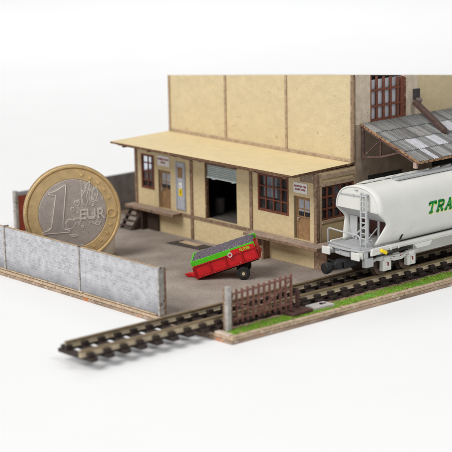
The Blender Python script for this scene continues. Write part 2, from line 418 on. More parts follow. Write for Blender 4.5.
# interior
obj('floor', MB().box(-L+T, -T, T, 3.0, HP-.06, HP-.003), floorin, bld)
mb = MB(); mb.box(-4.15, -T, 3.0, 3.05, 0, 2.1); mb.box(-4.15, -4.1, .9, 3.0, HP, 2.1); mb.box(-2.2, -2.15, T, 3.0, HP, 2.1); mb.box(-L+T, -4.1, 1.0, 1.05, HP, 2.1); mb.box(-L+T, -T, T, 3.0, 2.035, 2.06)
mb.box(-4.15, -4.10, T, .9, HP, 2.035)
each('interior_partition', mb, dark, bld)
# trims on the dock front
mb = MB()
for x, w_ in ((-6.02, .08), (-4.02, .085), (-2.02, .085)): mb.box(x-w_/2, x+w_/2, -.03, -.001, 0, 2.03)
mb.box(-.055, .03, -.03, -.001, 0, 2.03); mb.box(.001, .03, .0, .05, 0, 2.03)
each('corner_post', mb, trim, bld, .006)
mb = MB(); mb.box(-6.06, -2.07, -.028, -.002, HP-.075, HP-.005)
mb.box(-4.3, -3.99, -.06, -.032, 1.83, 1.88)
obj('sill_band', mb, trim, bld, .004)
mb = MB(); mb.box(-.46, -.06, -.032, -.002, 1.83, 2.03)
obj('mottled_lintel', mb, mat('mottled_lintel_card', (.34, .26, .19), .85, .4, 20, .5, 60, [((.62, .54, .42), 30, .58), ((.10, .06, .04), 28, .62)]), bld, .004)
# trackside frame, reads as beams round the window
mb = MB()
mb.box(.002, .035, .07, .13, HP, 2.02); mb.box(.002, .035, 1.10, 1.165, HP, 2.02)
mb.box(.004, .04, .13, 1.10, 1.90, 2.0); mb.box(.004, .04, .13, 1.10, 1.745, 1.82); mb.box(.004, .045, .13, 1.10, .955, 1.02)
each('window_surround', mb, trim_light, bld, .006)
# flat canopy roof
mb = MB()
rf = [(-6.075, -.709, 2.103), (.012, -.709, 2.103), (.012, D-.002, 2.135), (-6.075, D-.002, 2.135)]
mb.add(rf+[(x, y, z-.042) for x, y, z in rf], [(0, 1, 2, 3), (7, 6, 5, 4), (0, 4, 5, 1), (1, 5, 6, 2), (2, 6, 7, 3), (3, 7, 4, 0)])
obj('canopy_roof', mb, roofmat, bld, edge=cutedge)
mb = MB(); rr = random.Random(4)
mb.box(-5.95, -4.0, -.60, -.54, 2.015, 2.058); mb.box(-3.98, -.3, -.66, -.60, 2.02, 2.058)
for k in range(7): mb.box(-5.7+k*.9, -5.64+k*.9, -.66, -.035, 2.0, 2.04)
mb.box(-.09, .0, -.62, D-.03, 2.042, 2.062)
each('canopy_rafter', mb, trim, bld, .004)

# tall block: closed top slopes gently back (single pitch roof)
def topz(x, y): return 4.111-(-.08876*x+.10246*y)
H0 = 2.06
def tall(x0, x1, y0, y1, z0, mb):
    vs = [(x0, y0, z0), (x1, y0, z0), (x1, y1, z0), (x0, y1, z0)]
    vt = [(x, y, topz(x, y)) for x, y, _ in vs]
    mb.add(vs+vt, [(3, 2, 1, 0), (4, 5, 6, 7), (0, 1, 5, 4), (1, 2, 6, 5), (2, 3, 7, 6), (3, 0, 4, 7)])
mb = MB(); tall(-L, -.002, D, D+.07, 2.137, mb)
obj('upper_wall', mb, plaster_up, bld)
mb = MB(); tall(-L, -L+.07, D+.07, 6.5, 2.06, mb); tall(-L, 0, 6.5, 6.57, 0, mb)
obj('rear_wall', mb, plaster_up, bld)
mb = MB()
for x in (-6.035, -4.03, -2.016): tall(x-.03, x+.03, D-.028, D-.002, 2.20, mb)
tall(-.045, .0, D-.028, D-.002, 2.20, mb); mb.box(-6.065, .0, D-.034, D-.003, 2.137, 2.197)
each('panel_batten', mb, trim_light, bld, .005)
# track side tall facade
WT = (1.62, 2.665, 2.93, 9)
LV1 = (1.55, 2.65, 1.55, 1.79); LV2 = (3.58, 4.60, 1.57, 1.83)
mb = MB()
tall(-T, 0, 1.17, 1.62, 2.92, mb); tall(-T, 0, 2.665, 3.11, 2.92, mb)
each('pilaster', mb, concrete, bld)
mb = MB(); tall(-T, -.006, 3.112, 6.5, 2.92, mb)
obj('track_side_upper_panel', mb, plaster_up, bld)
mb = MB(); holes_wall(1.17, 6.5, 0, 2.915, [LV1, LV2], lambda a, b, c, d: mb.box(-T, 0, a, b, c, d))
obj('under_canopy_wall', mb, mat('shaded_beige_card', (.40, .31, .235), .85, .2, 5, .3, 60, [((.28, .2, .14), 22, .64)]), bld)  # beige wall with the canopy's shade put into its brown colour
mb = MB(); tall(.002, .028, 1.085, 1.135, 2.137, mb)
obj('edge_batten', mb, trim, bld, .005)
for (a, b, c, d) in (LV1, LV2):
    f = MB(); f.box(-.075, -.05, a, b, c, d)
    lv = obj('louvre', f, dark, bld)
    f = MB()
    for k in range(5):
        z = c+.02+k*(d-c)/5; f.add([(-.045, a, z+.03), (-.045, b, z+.03), (-.006, b, z), (-.006, a, z), (-.045, a, z+.036), (-.045, b, z+.036), (-.006, b, z+.006), (-.006, a, z+.006)], [(3, 2, 1, 0), (4, 5, 6, 7), (0, 1, 5, 4), (1, 2, 6, 5), (2, 3, 7, 6), (3, 0, 4, 7)])
    each('slat', f, mat('louvre_slat_grey', (.10, .10, .095), .6, .2, 12, 0), lv)
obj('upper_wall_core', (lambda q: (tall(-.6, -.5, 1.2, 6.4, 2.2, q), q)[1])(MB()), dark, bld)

# windows: lattice frame + panes
def window(axis, u0, u1, v0, v1, cols, rows, at, depth=.05, bar=.035, gl=glass, fw=.05, topfn=None, out=-1):
    """axis 'x': window lies in plane y=at; 'y': in plane x=at. depth goes into the wall (out = outward sign)"""
    def B(mb, a, b, c, d, p0, p1):
        if axis == 'x': mb.box(a, b, min(p0, p1), max(p0, p1), c, d)
        else: mb.box(min(p0, p1), max(p0, p1), a, b, c, d)
    f = MB(); o0 = at+out*.008; o1 = at-out*depth
    B(f, u0, u0+fw, v0, v1, o0, o1); B(f, u1-fw, u1, v0, v1, o0, o1); B(f, u0+fw, u1-fw, v0, v0+fw, o0, o1); B(f, u0+fw, u1-fw, v1-fw, v1, o0, o1)
    for k in range(1, cols):
        u = u0+(u1-u0)*k/cols; B(f, u-bar/2, u+bar/2, v0+fw, v1-fw, at-out*.004, at-out*.034)
    for k in range(1, rows):
        v = v0+(v1-v0)*k/rows; B(f, u0+fw, u1-fw, v-bar/2, v+bar/2, at-out*.007, at-out*.031)
    wn = obj('window', f, redwood, bld, .004)
    g = MB(); B(g, u0+.01, u1-.01, v0+.01, v1-.01, at-out*.052, at-out*.056); obj('pane', g, gl, wn)
    return wn
window('x', *WINL, 2, 4, 0, gl=glass_clear, bar=.03)
window('x', *WINR, 4, 3, 0, bar=.034, gl=glass)
window('y', *WB, 5, 3, 0, out=1, bar=.045, gl=glass)
window('y', *WE, 2, 1, -L, out=-1, bar=.03, gl=glass_clear)
# grey sheets added behind some panes, standing in for reflections
obj('reflection_sheet', MB().box(-1.78, -1.37, .16, .17, 1.30, 1.83), greyrefl, bld)
obj('reflection_sheet', MB().box(-.18, -.17, .62, .86, 1.30, 1.74), greyrefl, bld)
# tall window on the track side
f = MB(); y0, y1 = 1.62, 2.665
def zt(y): return topz(0, y)
f.box(-.05, .008, y0, y0+.03, 2.93, 4.2 if False else topz(0, y0+.03)-.02)
f.box(-.05, .012, y1-.10, y1, 2.93, topz(0, y1)-.02)
f.box(-.05, .010, y0+.03, y1-.10, 2.93, 2.985)
for k in range(1, 5):
    y = y0-.02+.215*k+.02; f.box(-.04, -.004, y-.025, y+.025, 2.985, topz(0, y)-.03)
for z in (3.262, 3.60):
    if z < 3.95: f.box(-.036, .0, y0+.03, y1-.10, z-.022, z+.022)
wn = obj('window', f, redwood, bld, .004)
g = MB(); g.box(-.075, -.06, y0, y1, 2.93, topz(0, y1)-.02)
obj('pane', g, mat('pale_grey_foil', (.50, .51, .54), .35, .22, 4, .05, 30, ((.3, .31, .33), 3, .6), stretch=(1, 1, .25)), wn)
obj('edge_board', MB().box(.002, .02, y1+.004, y1+.04, 2.93, topz(0, y1)-.05), cutedge, bld)

# doors
def panel_door(u0, u1, v0, v1, m_, name='door'):
    y = .045
    f = MB(); f.box(u0, u1, y, y+.02, v0, v1)
    d = obj(name, f, m_, bld)
    w_ = u1-u0
    pu0, pu1 = u0+.07*w_/.45, u1-.05*w_/.45
    mid = v1-.62*(v1-v0)*.62
    g = MB(); b = MB(); fr = MB()
    zt_, zm, zb = v1-.07, v1-.27, v1-.42
    for a, c in ((pu0, (pu0+pu1)/2-.018), ((pu0+pu1)/2+.018, pu1)):
        g.box(a, c, y-.006, y-.001, zm+.015, zt_); b.box(a, c, y-.006, y-.001, zb, zm-.015)
    obj('pane', g, doorpane, d); obj('pane', b, mat('black_pane', (.02, .02, .025), .3, .1, 8, 0, spec=.5), d)
    hi = MB()
    for a, c in ((pu0, (pu0+pu1)/2-.018), ((pu0+pu1)/2+.018, pu1)): hi.box(a, c, y-.009, y-.0065, zm-.055, zm-.015)
    obj('pale_pane_strip', hi, doorpane, d)  # pale strip along the top of each black pane
    fr.box(u0, u0+.035, y-.018, y-.001, v0, v1); fr.box(u1-.03, u1, y-.018, y-.001, v0, v1); fr.box(u0+.035, u1-.03, y-.018, y-.001, v1-.045, v1)
    fr.box(u0+.035, u1-.03, y-.016, y-.002, zb-.03, zb-.005)
    obj('frame', fr, doorbrown, d, .003)
    h = MB(); h.tube([(u0+.06, y-.03, v0+.47), (u0+.06, y-.03, v0+.40)], .009, 6); h.tube([(u0+.06, y-.03, v0+.465), (u0+.11, y-.03, v0+.465)], .008, 6)
    obj('handle', h, doorblue, d)
    return d
panel_door(DOORL[0]+.04, DOORL[1], DOORL[2], DOORL[3], doorbrown)
panel_door(DOORR[0]+.05, DOORR[1], DOORR[2], DOORR[3], doorbrown)
# grey blue steel door, surface mounted
f = MB(); a, b, c, d_ = BLUE
f.box(a, b, -.028, -.002, c, d_)
bd = obj('steel_door', f, doorblue, bld, .004)
f = MB(); f.box(a+.02, a+.05, -.038, -.029, c+.02, d_-.02); f.box(b-.05, b-.02, -.038, -.029, c+.02, d_-.02); f.box(a+.05, b-.05, -.038, -.029, d_-.05, d_-.02); f.box(a+.05, b-.05, -.038, -.029, c+.02, c+.07); f.box(a+.05, b-.05, -.038, -.029, d_-.45, d_-.42)
obj('frame', f, doorblue, bd, .003)
obj('vent_panel', MB().box(a+.085, b-.075, -.036, -.029, d_-.36, d_-.12), doorbrown, bd, .003)
nt_ = obj('white_notice', MB().box(a+.13, b-.10, -.036, -.029, 1.13, 1.33), whitep, bd)
obj('notice_mark', (lambda q: (q.box(a+.165, b-.15, -.039, -.0365, 1.26, 1.30), q.box(a+.165, b-.15, -.039, -.0365, 1.16, 1.20), q)[2])(MB()), blacktx, nt_)
nt_ = obj('yellow_notice', MB().box(a+.12, b-.09, -.036, -.029, .95, 1.12), yellowp, bd)
q = MB(); q.prism([(a+.19, 1.09), (a+.165, 1.03), (a+.19, 1.03), (a+.175, .975), (a+.215, 1.045), (a+.19, 1.045), (a+.21, 1.09)], lambda u, v, w_: (u, -.039+w_, v), .0025)
obj('notice_mark', q, blacktx, nt_)

# roller shutter, half raised and slightly skewed
f = MB(); n = 7; a, b = BIG[0]+.01, BIG[1]-.01
for k in range(n):
    z = BIG[3]-.012-k*.040
    f.add([(a, .04, z), (b, .04, z), (b, .004, z-.006), (a, .004, z-.006), (a, .045, z-.034), (b, .045, z-.034), (a, .05, z), (b, .05, z), (b, .05, z-.03), (a, .05, z-.03)],
          [(0, 1, 2, 3), (3, 2, 5, 4), (6, 7, 1, 0), (4, 5, 8, 9), (9, 8, 7, 6), (0, 3, 4, 9, 6), (1, 7, 8, 5, 2)])
sh = obj('roller_shutter', f, shutmat, bld)
f = MB(); f.box(a, b, .004, .045, 1.497, 1.522); f.box(a+.18, a+.28, .0, .04, 1.478, 1.497); f.box(b-.16, b-.08, .0, .04, 1.48, 1.497)
obj('bottom_rail', f, shutmat, sh, .003)
f = MB(); f.box(BIG[0]-.035, BIG[0]-.002, -.012, -.001, HP, BIG[3]); f.box(BIG[0]-.035, BIG[1]+.02, -.014, -.001, BIG[3]+.002, BIG[3]+.035)
f.box(BIG[0]+.0, BIG[0]+.012, .0, .06, HP, BIG[3])
obj('door_surround', f, cutedge, bld)

# docks
mb = MB(); mb.box(-5.62, -4.36, -.31, -.032, HP-.065, HP); obj('loading_dock', mb, dockmat, bld, .006, edge=trim)
mb = MB(); mb.box(-1.90, .37, -.37, -.032, HP-.065, HP); mb.box(.032, .37, -.032, 6.2, HP-.065, HP)
obj('loading_dock', mb, dockmat, bld, .006, edge=trim)
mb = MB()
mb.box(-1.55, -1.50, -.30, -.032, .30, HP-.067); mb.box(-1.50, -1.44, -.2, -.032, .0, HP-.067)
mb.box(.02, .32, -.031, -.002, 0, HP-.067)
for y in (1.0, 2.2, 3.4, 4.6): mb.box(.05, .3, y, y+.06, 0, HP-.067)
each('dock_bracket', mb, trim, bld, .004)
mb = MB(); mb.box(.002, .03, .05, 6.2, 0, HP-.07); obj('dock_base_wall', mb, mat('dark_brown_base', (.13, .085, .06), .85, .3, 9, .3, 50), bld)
# steep stairs at the left end of the dock
mb = MB()
for x in (-6.16, -5.76):
    mb.add([(x, -.04, HP), (x+.035, -.04, HP), (x+.035, -.46, 0), (x, -.46, 0), (x, -.04, HP-.14), (x+.035, -.04, HP-.14), (x+.035, -.34, 0), (x, -.34, 0)],
           [(0, 1, 2, 3), (4, 7, 6, 5), (0, 4, 5, 1), (3, 2, 6, 7), (0, 3, 7, 4), (1, 5, 6, 2)])
darkstair = mat('dark_stained_stair', (.075, .05, .038), .85, .3, 12, .3, 60, ((.34, .26, .19), 18, .66))
st = obj('stairs', mb, darkstair, bld, .004)
mb = MB()
for k in range(5):
    z = HP-.02-k*.11; y = -.05-k*.083; mb.box(-6.125, -5.725-.037, y-.10, y, z-.025, z)
each('tread', mb, darkstair, st, .004)
mb = MB(); mb.prism([(-.04, HP-.02), (-.42, .0), (-.04, .0)], lambda u, v, w_: (-5.72+w_, u, v), .02); obj('side_panel', mb, darkstair, st)
mb = MB(); mb.box(-6.12, -5.62, -.31, -.032, HP-.065, HP); obj('landing', mb, dockmat, st, .005, edge=trim)
mb = MB(); mb.box(-5.66, -5.60, -.2, -.032, 0, HP-.067); mb.box(-5.72, -5.20, -.06, -.032, .0, HP-.067)
each('support_board', mb, mat('dark_stair_board', (.05, .03, .022), .8, .3, 10, .2, 50), st)

# sloping sheet canopy over the track side
CY0, CY1 = 1.334, 6.2
A0 = Vector((.0, 0, 2.914)); A1 = Vector((1.655, 0, 2.302)); SL = (A1-A0).length; dS = (A1-A0).normalized(); nS = Vector((-dS.z, 0, dS.x))
if nS.z < 0: nS = -nS
mb = MB(); rnd = random.Random(11); rows = 4; rl = SL/rows
for r in range(rows):
    y = CY0-.01
    while y < CY1:
        wd = rnd.choice((.10, .15, .15, .2)); base_c = rnd.choice((.14, .17, .20, .24, .27, .19)); t = rnd.uniform(-.008, .012)
        col = (base_c*1.0+t, base_c*1.0, base_c*.98-t*.3)
        cyc = y+wd/2
        if (r == 2 and 1.84 < cyc < 2.06) or (r == 2 and 2.46 < cyc < 2.78) or (r == 3 and 1.78 < cyc < 1.93) or (r == 1 and 3.25 < cyc < 3.6): col = (.50, .50, .54)
        ribs = max(3, int(round(wd/.055))); s0 = r*rl-(.02 if r else 0); s1 = (r+1)*rl+rnd.uniform(-.012, .012)
        lift0 = .016; lift1 = .034
        for k in range(ribs):
            ya = y+wd*k/ribs; yb = y+wd*(k+1)/ribs; ym = (ya+yb)/2; g = .006
            P = []
            for s, lf in ((s0, lift0), (s1, lift1)):
                for yv, h in ((ya, 0), (ya+g, .0), (ym-.008, .016), (ym+.008, .016), (yb-g, .0), (yb, 0)):
                    P.append(A0+dS*s+nS*(lf+h)+Vector((0, yv, 0)))
            sh_ = rnd.uniform(.72, 1.22) if col[0] < .5 else rnd.uniform(.9, 1.05); cc = tuple(c*sh_ for c in col)
            mb.add(P, [(i, i+1, i+7, i+6) for i in range(5)], cc)
        y += wd+.006
sheet = obj('sheet_roof', mb, sheetm, bld)
sm = sheet.modifiers.new('s', 'SOLIDIFY'); sm.thickness = .012; sm.offset = -1
mb = MB(); q = [A0+Vector((0.003, CY0, 0)), A1+Vector((0, CY0, 0)), A1+Vector((0, CY1, 0)), A0+Vector((0.003, CY1, 0))]
mb.add(q+[p-nS*.035 for p in q], [(0, 1, 2, 3), (7, 6, 5, 4), (0, 4, 5, 1), (1, 5, 6, 2), (2, 6, 7, 3), (3, 7, 4, 0)])
obj('roof_board', mb, cutedge, bld, .004)
# edge boards (orange burnt edge)
mb = MB()
mb.beam(A0+Vector((.01, CY0-.018, 0))+nS*.01, A1+Vector((0, CY0-.018, 0))+nS*.01, .022, .045, up=nS)
mb.beam(A1+Vector((.012, CY0-.02, 0))+nS*.002, A1+Vector((.012, CY1, 0))+nS*.002, .022, .05, up=(0, 0, 1))
each('edge_board', mb, mat('orange_burnt_edge', (.33, .19, .10), .8, .4, 12, .4, 60, [((.12, .06, .04), 16, .54), ((.68, .52, .36), 22, .66)]), bld, .004)
def truss(y):
    mb = MB()
    mb.box(.03, .075, y, y+.035, 2.18, 2.88)
    lowpts = [(.05, y+.017, 2.22), (.55, y+.017, 2.285), (1.12, y+.017, 2.455)]
    for p, q_ in zip(lowpts[:-1], lowpts[1:]): mb.beam(p, q_, .03, .035)
    mb.beam((.56, y+.017, 2.285), (.56, y+.017, 2.68), .035, .03)
    mb.beam((.08, y+.017, 2.26), (.54, y+.017, 2.64), .02, .022)
    mb.beam(A0+Vector((.03, y+.017, -.055)), A1+Vector((-.02, y+.017, -.055)), .035, .035)
    return mb
for y in (CY0+.0, 2.95, 4.55): obj('roof_truss', truss(y), mat('purple_brown_truss', (.13, .075, .065), .75, .4, 14, .3, 60, ((.42, .33, .22), 16, .66)), bld, .003)
mb = MB()
mb.box(1.50, 1.60, CY0-.02, CY0+.05, 2.17, 2.30)
obj('rafter_end', mb, mat('pinkish_tip', (.45, .33, .28), .8, .3, 12, .2, 60), bld, .02)

# chute: wall plate, knuckle and slanting square tube resting on the sheets
cs = thing('x', '', 'x'); bpy.data.objects.remove(cs)
mb = MB().box(.002, .04, 2.94, 3.14, 3.29, 3.50); pl = obj('chute_plate', mb, mat('dark_iron_plate', (.05, .046, .046), .6, .3, 20, .3, 60, ((.3, .07, .04), 12, .7)), bld, .006)
st0 = Vector((.07, 2.93, 3.235))
def onroof(s, y, h): return A0+dS*s+nS*h+Vector((0, y, 0))
st1 = onroof(.90, 3.00, .085)
mb = MB(); mb.beam(st0, st1, .135, .10)
d = (st1-st0).normalized(); e = st1+d*.07-Vector((0, 0, .02)); r_ = d.cross(Vector((0, 0, 1))).normalized(); u_ = r_.cross(d)
mb.add([st1+r_*.0675+u_*.05, st1-r_*.0675+u_*.05, st1-r_*.0675-u_*.05, st1+r_*.0675-u_*.05, e+d*.02], [(0, 1, 4), (1, 2, 4), (2, 3, 4), (3, 0, 4)])
obj('chute', mb, mat('dark_brown_chute', (.085, .046, .038), .5, .25, 14, .15, 60, spec=.5), bld, .01)
mb = MB(); mb.tube([(.05, 2.99, 3.25), (.09, 3.10, 3.25)], .062, 14); mb.tube([(.02, 3.04, 3.3), (.12, 3.04, 3.22)], .03, 10); mb.beam((.10, 2.88, 3.24), (.10, 3.14, 3.25), .035)
obj('chute_knuckle', mb, mat('grey_iron', (.17, .13, .12), .5, .3, 20, .2, 60), bld, .006)

# signs
def sign(u0, u1, v0, v1, lines, label):
    s = thing('sign', label, 'sign', ((u0+u1)/2, -.01, (v0+v1)/2), group='white door signs on the dock wall')
    obj('sign_board', MB().box(u0, u1, -.016, -.003, v0, v1), whitep, s, .003)
    for txt, size, dv in lines:
        mb = text_mesh(txt, size, lambda u, v, w_, dv=dv: ((u0+u1)/2+u, -.0165-w_, (v0+v1)/2+v+dv), .003, .0018)
        obj('lettering', mb, redtx, s)
sign(-5.222, -4.795, 1.560, 1.795, [('ANMELDUNG', .066, .04), ('BÜRO', .066, -.035)], 'white sign with red text above the brown door nearest the coin')
sign(-.674, -.262, 1.565, 1.790, [('BETRETEN DER', .054, .034), ('RAMPE VERB.', .054, -.034)], 'white sign with red text above the door at the shed corner')
# drum inside the big door
mb = MB(); mb.tube([(-3.78, .62, HP), (-3.78, .62, HP+.04), (-3.78, .62, HP+.33), (-3.78, .62, HP+.35)], [.11, .12, .12, .10], 24)
for z in (.11, .22): mb.ring((-3.78, .62, HP+z), (-3.78, .62, HP+z+.02), .128, .11, 24)
tag(obj('drum', mb, mat('grey_drum_paint', (.13, .12, .118), .5, .15, 8, .1, 40), origin=(-3.78, .62, HP), smooth=False), 'dim grey drum standing just inside the open shutter door', 'drum')
# mat on the yard
mt = thing('floor_plate', 'dark rectangular plate with tan patch lying in the yard by the dock', 'plate', (-3.8, -.4, 0))
def PX(pts, z0, t): return MB().prism(pts, lambda u, v, w_: (u, v, z0+w_), t)
obj('plate', PX([(-4.12, -.70), (-3.1, -.62), (-3.1, -.22), (-4.08, -.26)], .003, .016), matdark, mt, .003)
obj('tan_patch', PX([(-3.95, -.48), (-3.35, -.48), (-3.35, -.28), (-3.95, -.28)], .021, .006), tanpatch, mt)

# ------------------------------------------------------------------ coin
cr = 1.049
cc = CAM + 37.3*(F_+R_*(72.8-226)/1725.5-U_*(213.7-226)/1725.5)
cc.z = 1.035
coin = thing('coin', 'bimetal one euro coin standing on edge beside the shed', 'coin', cc)
zax = (CAM-cc); zax = Vector((zax.x, zax.y, zax.z*.35)).normalized()          # nearly facing the lens, leaning back a touch
zax.rotate(Matrix.Rotation(math.radians(7), 3, 'Z'))
xax = Vector((0, 0, 1)).cross(zax).normalized(); yax = zax.cross(xax)
roll = math.radians(0)
coin.matrix_world = Matrix((( xax.x, yax.x, zax.x, cc.x), (xax.y, yax.y, zax.y, cc.y), (xax.z, yax.z, zax.z, cc.z), (0, 0, 0, 1)))
th = .205*cr/1.0
def lathe(prof, n=144):
    mb = MB(); m_ = len(prof)
    vs = [(r*math.cos(2*PI*k/n), r*math.sin(2*PI*k/n), z) for k in range(n) for r, z in prof]
    fs = [(k*m_+i, k*m_+i+1, ((k+1) % n)*m_+i+1, ((k+1) % n)*m_+i) for k in range(n) for i in range(m_-1)]
    return mb.add(vs, fs)
ri = .712*cr; z0 = -.0
outer = [(ri, -.012), (ri+.01, .0), (cr*.918, .002), (cr*.930, -.010), (cr*.942, .010), (cr*.955, .024), (cr*.985, .024), (cr, .008), (cr, -th+.01), (cr*.985, -th), (ri, -th)]
obj('ring', lathe(outer), gold, coin, local=True)
inner = [(.0001, -.004), (ri*.97, -.004), (ri*.99, -.008), (ri, -.012), (ri, -th+.004), (.0001, -th+.004)]
obj('core', lathe(inner), cupro, coin, local=True)
mb = MB()
for k in range(180):                                   # milled edge
    t = 2*PI*k/180; mb.beam((cr*math.cos(t), cr*math.sin(t), .004), (cr*math.cos(t), cr*math.sin(t), -th+.008), .010, .016, up=(math.cos(t), math.sin(t), 0))
obj('milled_edge', mb, gold, coin, local=True)
CM = lambda u, v, w_: (u*cr, v*cr, -.005+w_)
one = [(-.485, .45), (-.40, .462), (-.30, .50), (-.20, .56), (-.115, .60), (-.135, .42), (-.175, .1), (-.21, -.15), (-.215, -.26), (-.18, -.32), (-.08, -.35), (-.08, -.385), (-.64, -.395), (-.635, -.36), (-.52, -.33), (-.455, -.27), (-.42, -.1), (-.36, .25), (-.335, .40), (-.40, .405), (-.48, .42)]
num = MB().prism(one, CM, .020)
obj('numeral', num, mat('cupronickel_numeral', (.46, .40, .365), .38, .1, 5, .3, 80, metal=.62, spec=.5), coin, .008, local=True)
mb = MB()
for a, b in zip(one, one[1:]+one[:1]): mb.stroke([a, b], .013, CM, .026)
obj('numeral_outline', mb, cuproline, coin, .004, local=True)
# six ruled lines with stars at their ends, map outlines
lines = MB(); rnd = random.Random(5)
for k in range(6):
    u = .20+.085*k; lines.stroke([(u, math.sqrt(max(.0, .50-u*u))*.98), (u-.0, .10+.03*k)], .010, CM, .012)
land = MB()
def blob(cx, cy, pts, w=.011):
    p = [(cx+a, cy+b) for a, b in pts]; land.prism(p, CM, .012); lines.stroke(p+[p[0]], w, CM, .015)
blob(.09, .20, [(-.06, .0), (-.02, .07), (.02, .04), (.05, .08), (.06, .0), (.02, -.05), (-.03, -.03)])
blob(.00, .08, [(-.04, .0), (-.01, .05), (.03, .03), (.03, -.03), (-.02, -.04)])
blob(.30, .30, [(-.08, -.12), (-.10, .04), (-.03, .16), (.02, .30), (.08, .34), (.05, .18), (.0, .05), (.02, -.08), (-.03, -.15)])
blob(.45, .33, [(-.06, -.1), (-.02, .1), (.06, .2), (.09, .08), (.05, -.06), (.0, -.12)])
blob(.02, -.20, [(-.16, -.10), (-.18, .0), (-.12, .08), (-.02, .06), (.05, .10), (.16, .08), (.13, .02), (.04, .01), (.0, -.06), (-.06, -.12)])
blob(.32, -.17, [(-.12, .06), (-.05, .02), (.02, -.06), (.06, -.02), (.12, .05), (.18, .0), (.24, .06), (.15, .09), (.02, .08)])
blob(.50, -.22, [(-.06, -.03), (.0, .03), (.07, .02), (.03, -.05)])
blob(.0, -.46, [(-.1, .02), (-.05, -.02), (.02, -.03), (.08, .0), (.03, .01), (-.03, .01)])
for k in range(22):
    u = rnd.uniform(.10, .62); v = rnd.uniform(-.32, .5)
    if u*u+v*v < .42: blob(u, v, [(rnd.uniform(.01, .035)*math.cos(t), rnd.uniform(.01, .035)*math.sin(t)) for t in (0, 1.3, 2.5, 3.8, 5)], .010)
obj('map_land', land, bpy.data.materials['cupronickel_numeral'], coin, .003, local=True)
obj('map_relief', lines, cuproline, coin, .002, local=True)
mb = text_mesh('EUR', .30*cr, lambda u, v, w_: (u+.395*cr, v+(-.045)*cr, -.005+w_), .030, .0)
obj('lettering', mb, cuproline, coin, local=True)
mb = text_mesh('O', .28*cr, lambda u, v, w_: (u+.80*cr, v-.045*cr, .0+w_), .02, .0)
obj('lettering', mb, goldline, coin, local=True)
stars = MB()
for k in range(12):
    t = math.radians(75-k*13.5); rr_ = .815
    if abs(t) < .14: continue
    cx, cy = rr_*math.cos(t), rr_*math.sin(t); pts = []
    for j in range(10):
        q = .046 if j % 2 == 0 else .019; pts.append((cx+q*math.sin(j*PI/5), cy+q*math.cos(j*PI/5)))
    stars.prism(pts, lambda u, v, w_: (u*cr, v*cr, .001+w_), .016)
each('star', stars, goldline, coin, local=True)
# small pale support behind the coin
sp = cc - zax*.42 + xax*.58; sp.z = 0
mb = MB(); mb.tube([(sp.x, sp.y, 0), (sp.x, sp.y, .03), (sp.x, sp.y, .42), (sp.x, sp.y, .47)], [.36, .38, .38, .33], 40)
tag(obj('coin_support', mb, supportm, origin=(sp.x, sp.y, 0), smooth=True), 'small pale round support tucked behind the lower right of the coin', 'support')

# ------------------------------------------------------------------ trailer
rad = math.radians
tr = thing('farm_trailer', 'red tipping trailer with green stripe and grey load resting on its drawbar', 'trailer', (-.70, -1.42, 0))
tr.rotation_euler = (0, 0, math.atan2(R_.y, R_.x)+rad(-3))
TL = Matrix.Rotation(rad(-18.6), 4, 'Y')                     # nose down
WR = .135
def TT(u, v, w_): # local trailer coordinates: u along length, v depth, w up (tilted about axle)
    p = TL @ Vector((u, v, w_)); return Vector((p.x, p.y, p.z+WR))
def tbox(mb, a, b, c, d, e, f_):
    v = [TT(x, y, z) for z in (e, f_) for x, y in ((a, c), (b, c), (b, d), (a, d))]
    return mb.add(v, [(3, 2, 1, 0), (4, 5, 6, 7), (0, 1, 5, 4), (1, 2, 6, 5), (2, 3, 7, 6), (3, 0, 4, 7)])
x0, x1, W2, zb, zt2 = -.95, .42, .39, .215, .585
mb = MB(); tbox(mb, x0, x1, -W2, W2, zb, zb+.03); tbox(mb, x0, x1, -W2, -W2+.03, zb+.03, zt2-.11); tbox(mb, x0, x1, W2-.03, W2, zb+.03, zt2-.11); tbox(mb, x0, x0+.03, -W2+.03, W2-.03, zb+.03, zt2-.11); tbox(mb, x1-.03, x1, -W2+.03, W2-.03, zb+.03, zt2-.11)
tbox(mb, -.10, .42, -W2, -W2+.03, zt2-.11, zt2-.02)
body = obj('body', mb, redp, tr, .006, local=True)
mb = MB()
for u in (x0, x0+.34, x0+.68, x0+1.03, x1-.035): tbox(mb, u, u+.035, -W2-.03, -W2-.001, zb-.01, zt2-.10)
tbox(mb, x0, x1, -W2-.018, -W2-.001, zb-.012, zb+.03); tbox(mb, x0, x1, -W2-.018, -W2-.001, zt2-.135, zt2-.105)
for v in (-W2+.0, -.02, W2-.04): tbox(mb, x0-.018, x0-.001, v, v+.04, zb, zt2-.11)
tbox(mb, x1+.001, x1+.02, -W2, W2, zb-.02, zb+.04); tbox(mb, x1+.001, x1+.025, -W2, -W2+.05, zb, zt2+.04)
obj('side_rib', mb, mat('worn_red_rib', (.40, .010, .012), .45, .2, 14, .2, 60, [((.72, .60, .54), 20, .66), ((.2, .01, .01), 16, .64)]), body, .005, local=True)
mb = MB(); tbox(mb, x0-.01, x1, -W2-.012, -W2+.03, zt2-.135, zt2-.005); tbox(mb, x0-.012, x0+.028, -W2+.03, W2, zt2-.10, zt2-.005); tbox(mb, x0, x1, W2-.03, W2+.01, zt2-.1, zt2)
o = obj('green_band', mb, greenp, body, .005, local=True)
mb = MB(); tbox(mb, -.10, .40, -W2-.022, -W2-.013, zt2-.14, zt2-.035); obj('name_board', mb, redp, body, .003, local=True)
mb = text_mesh('SUTER', .078, lambda u, v, w_: TT(.20+u, -W2-.0235-w_, zt2-.088+v), .004, .003)
obj('lettering', mb, mat('lime_lettering', (.42, .62, .03), .5, .05, 10, 0), body, local=True)
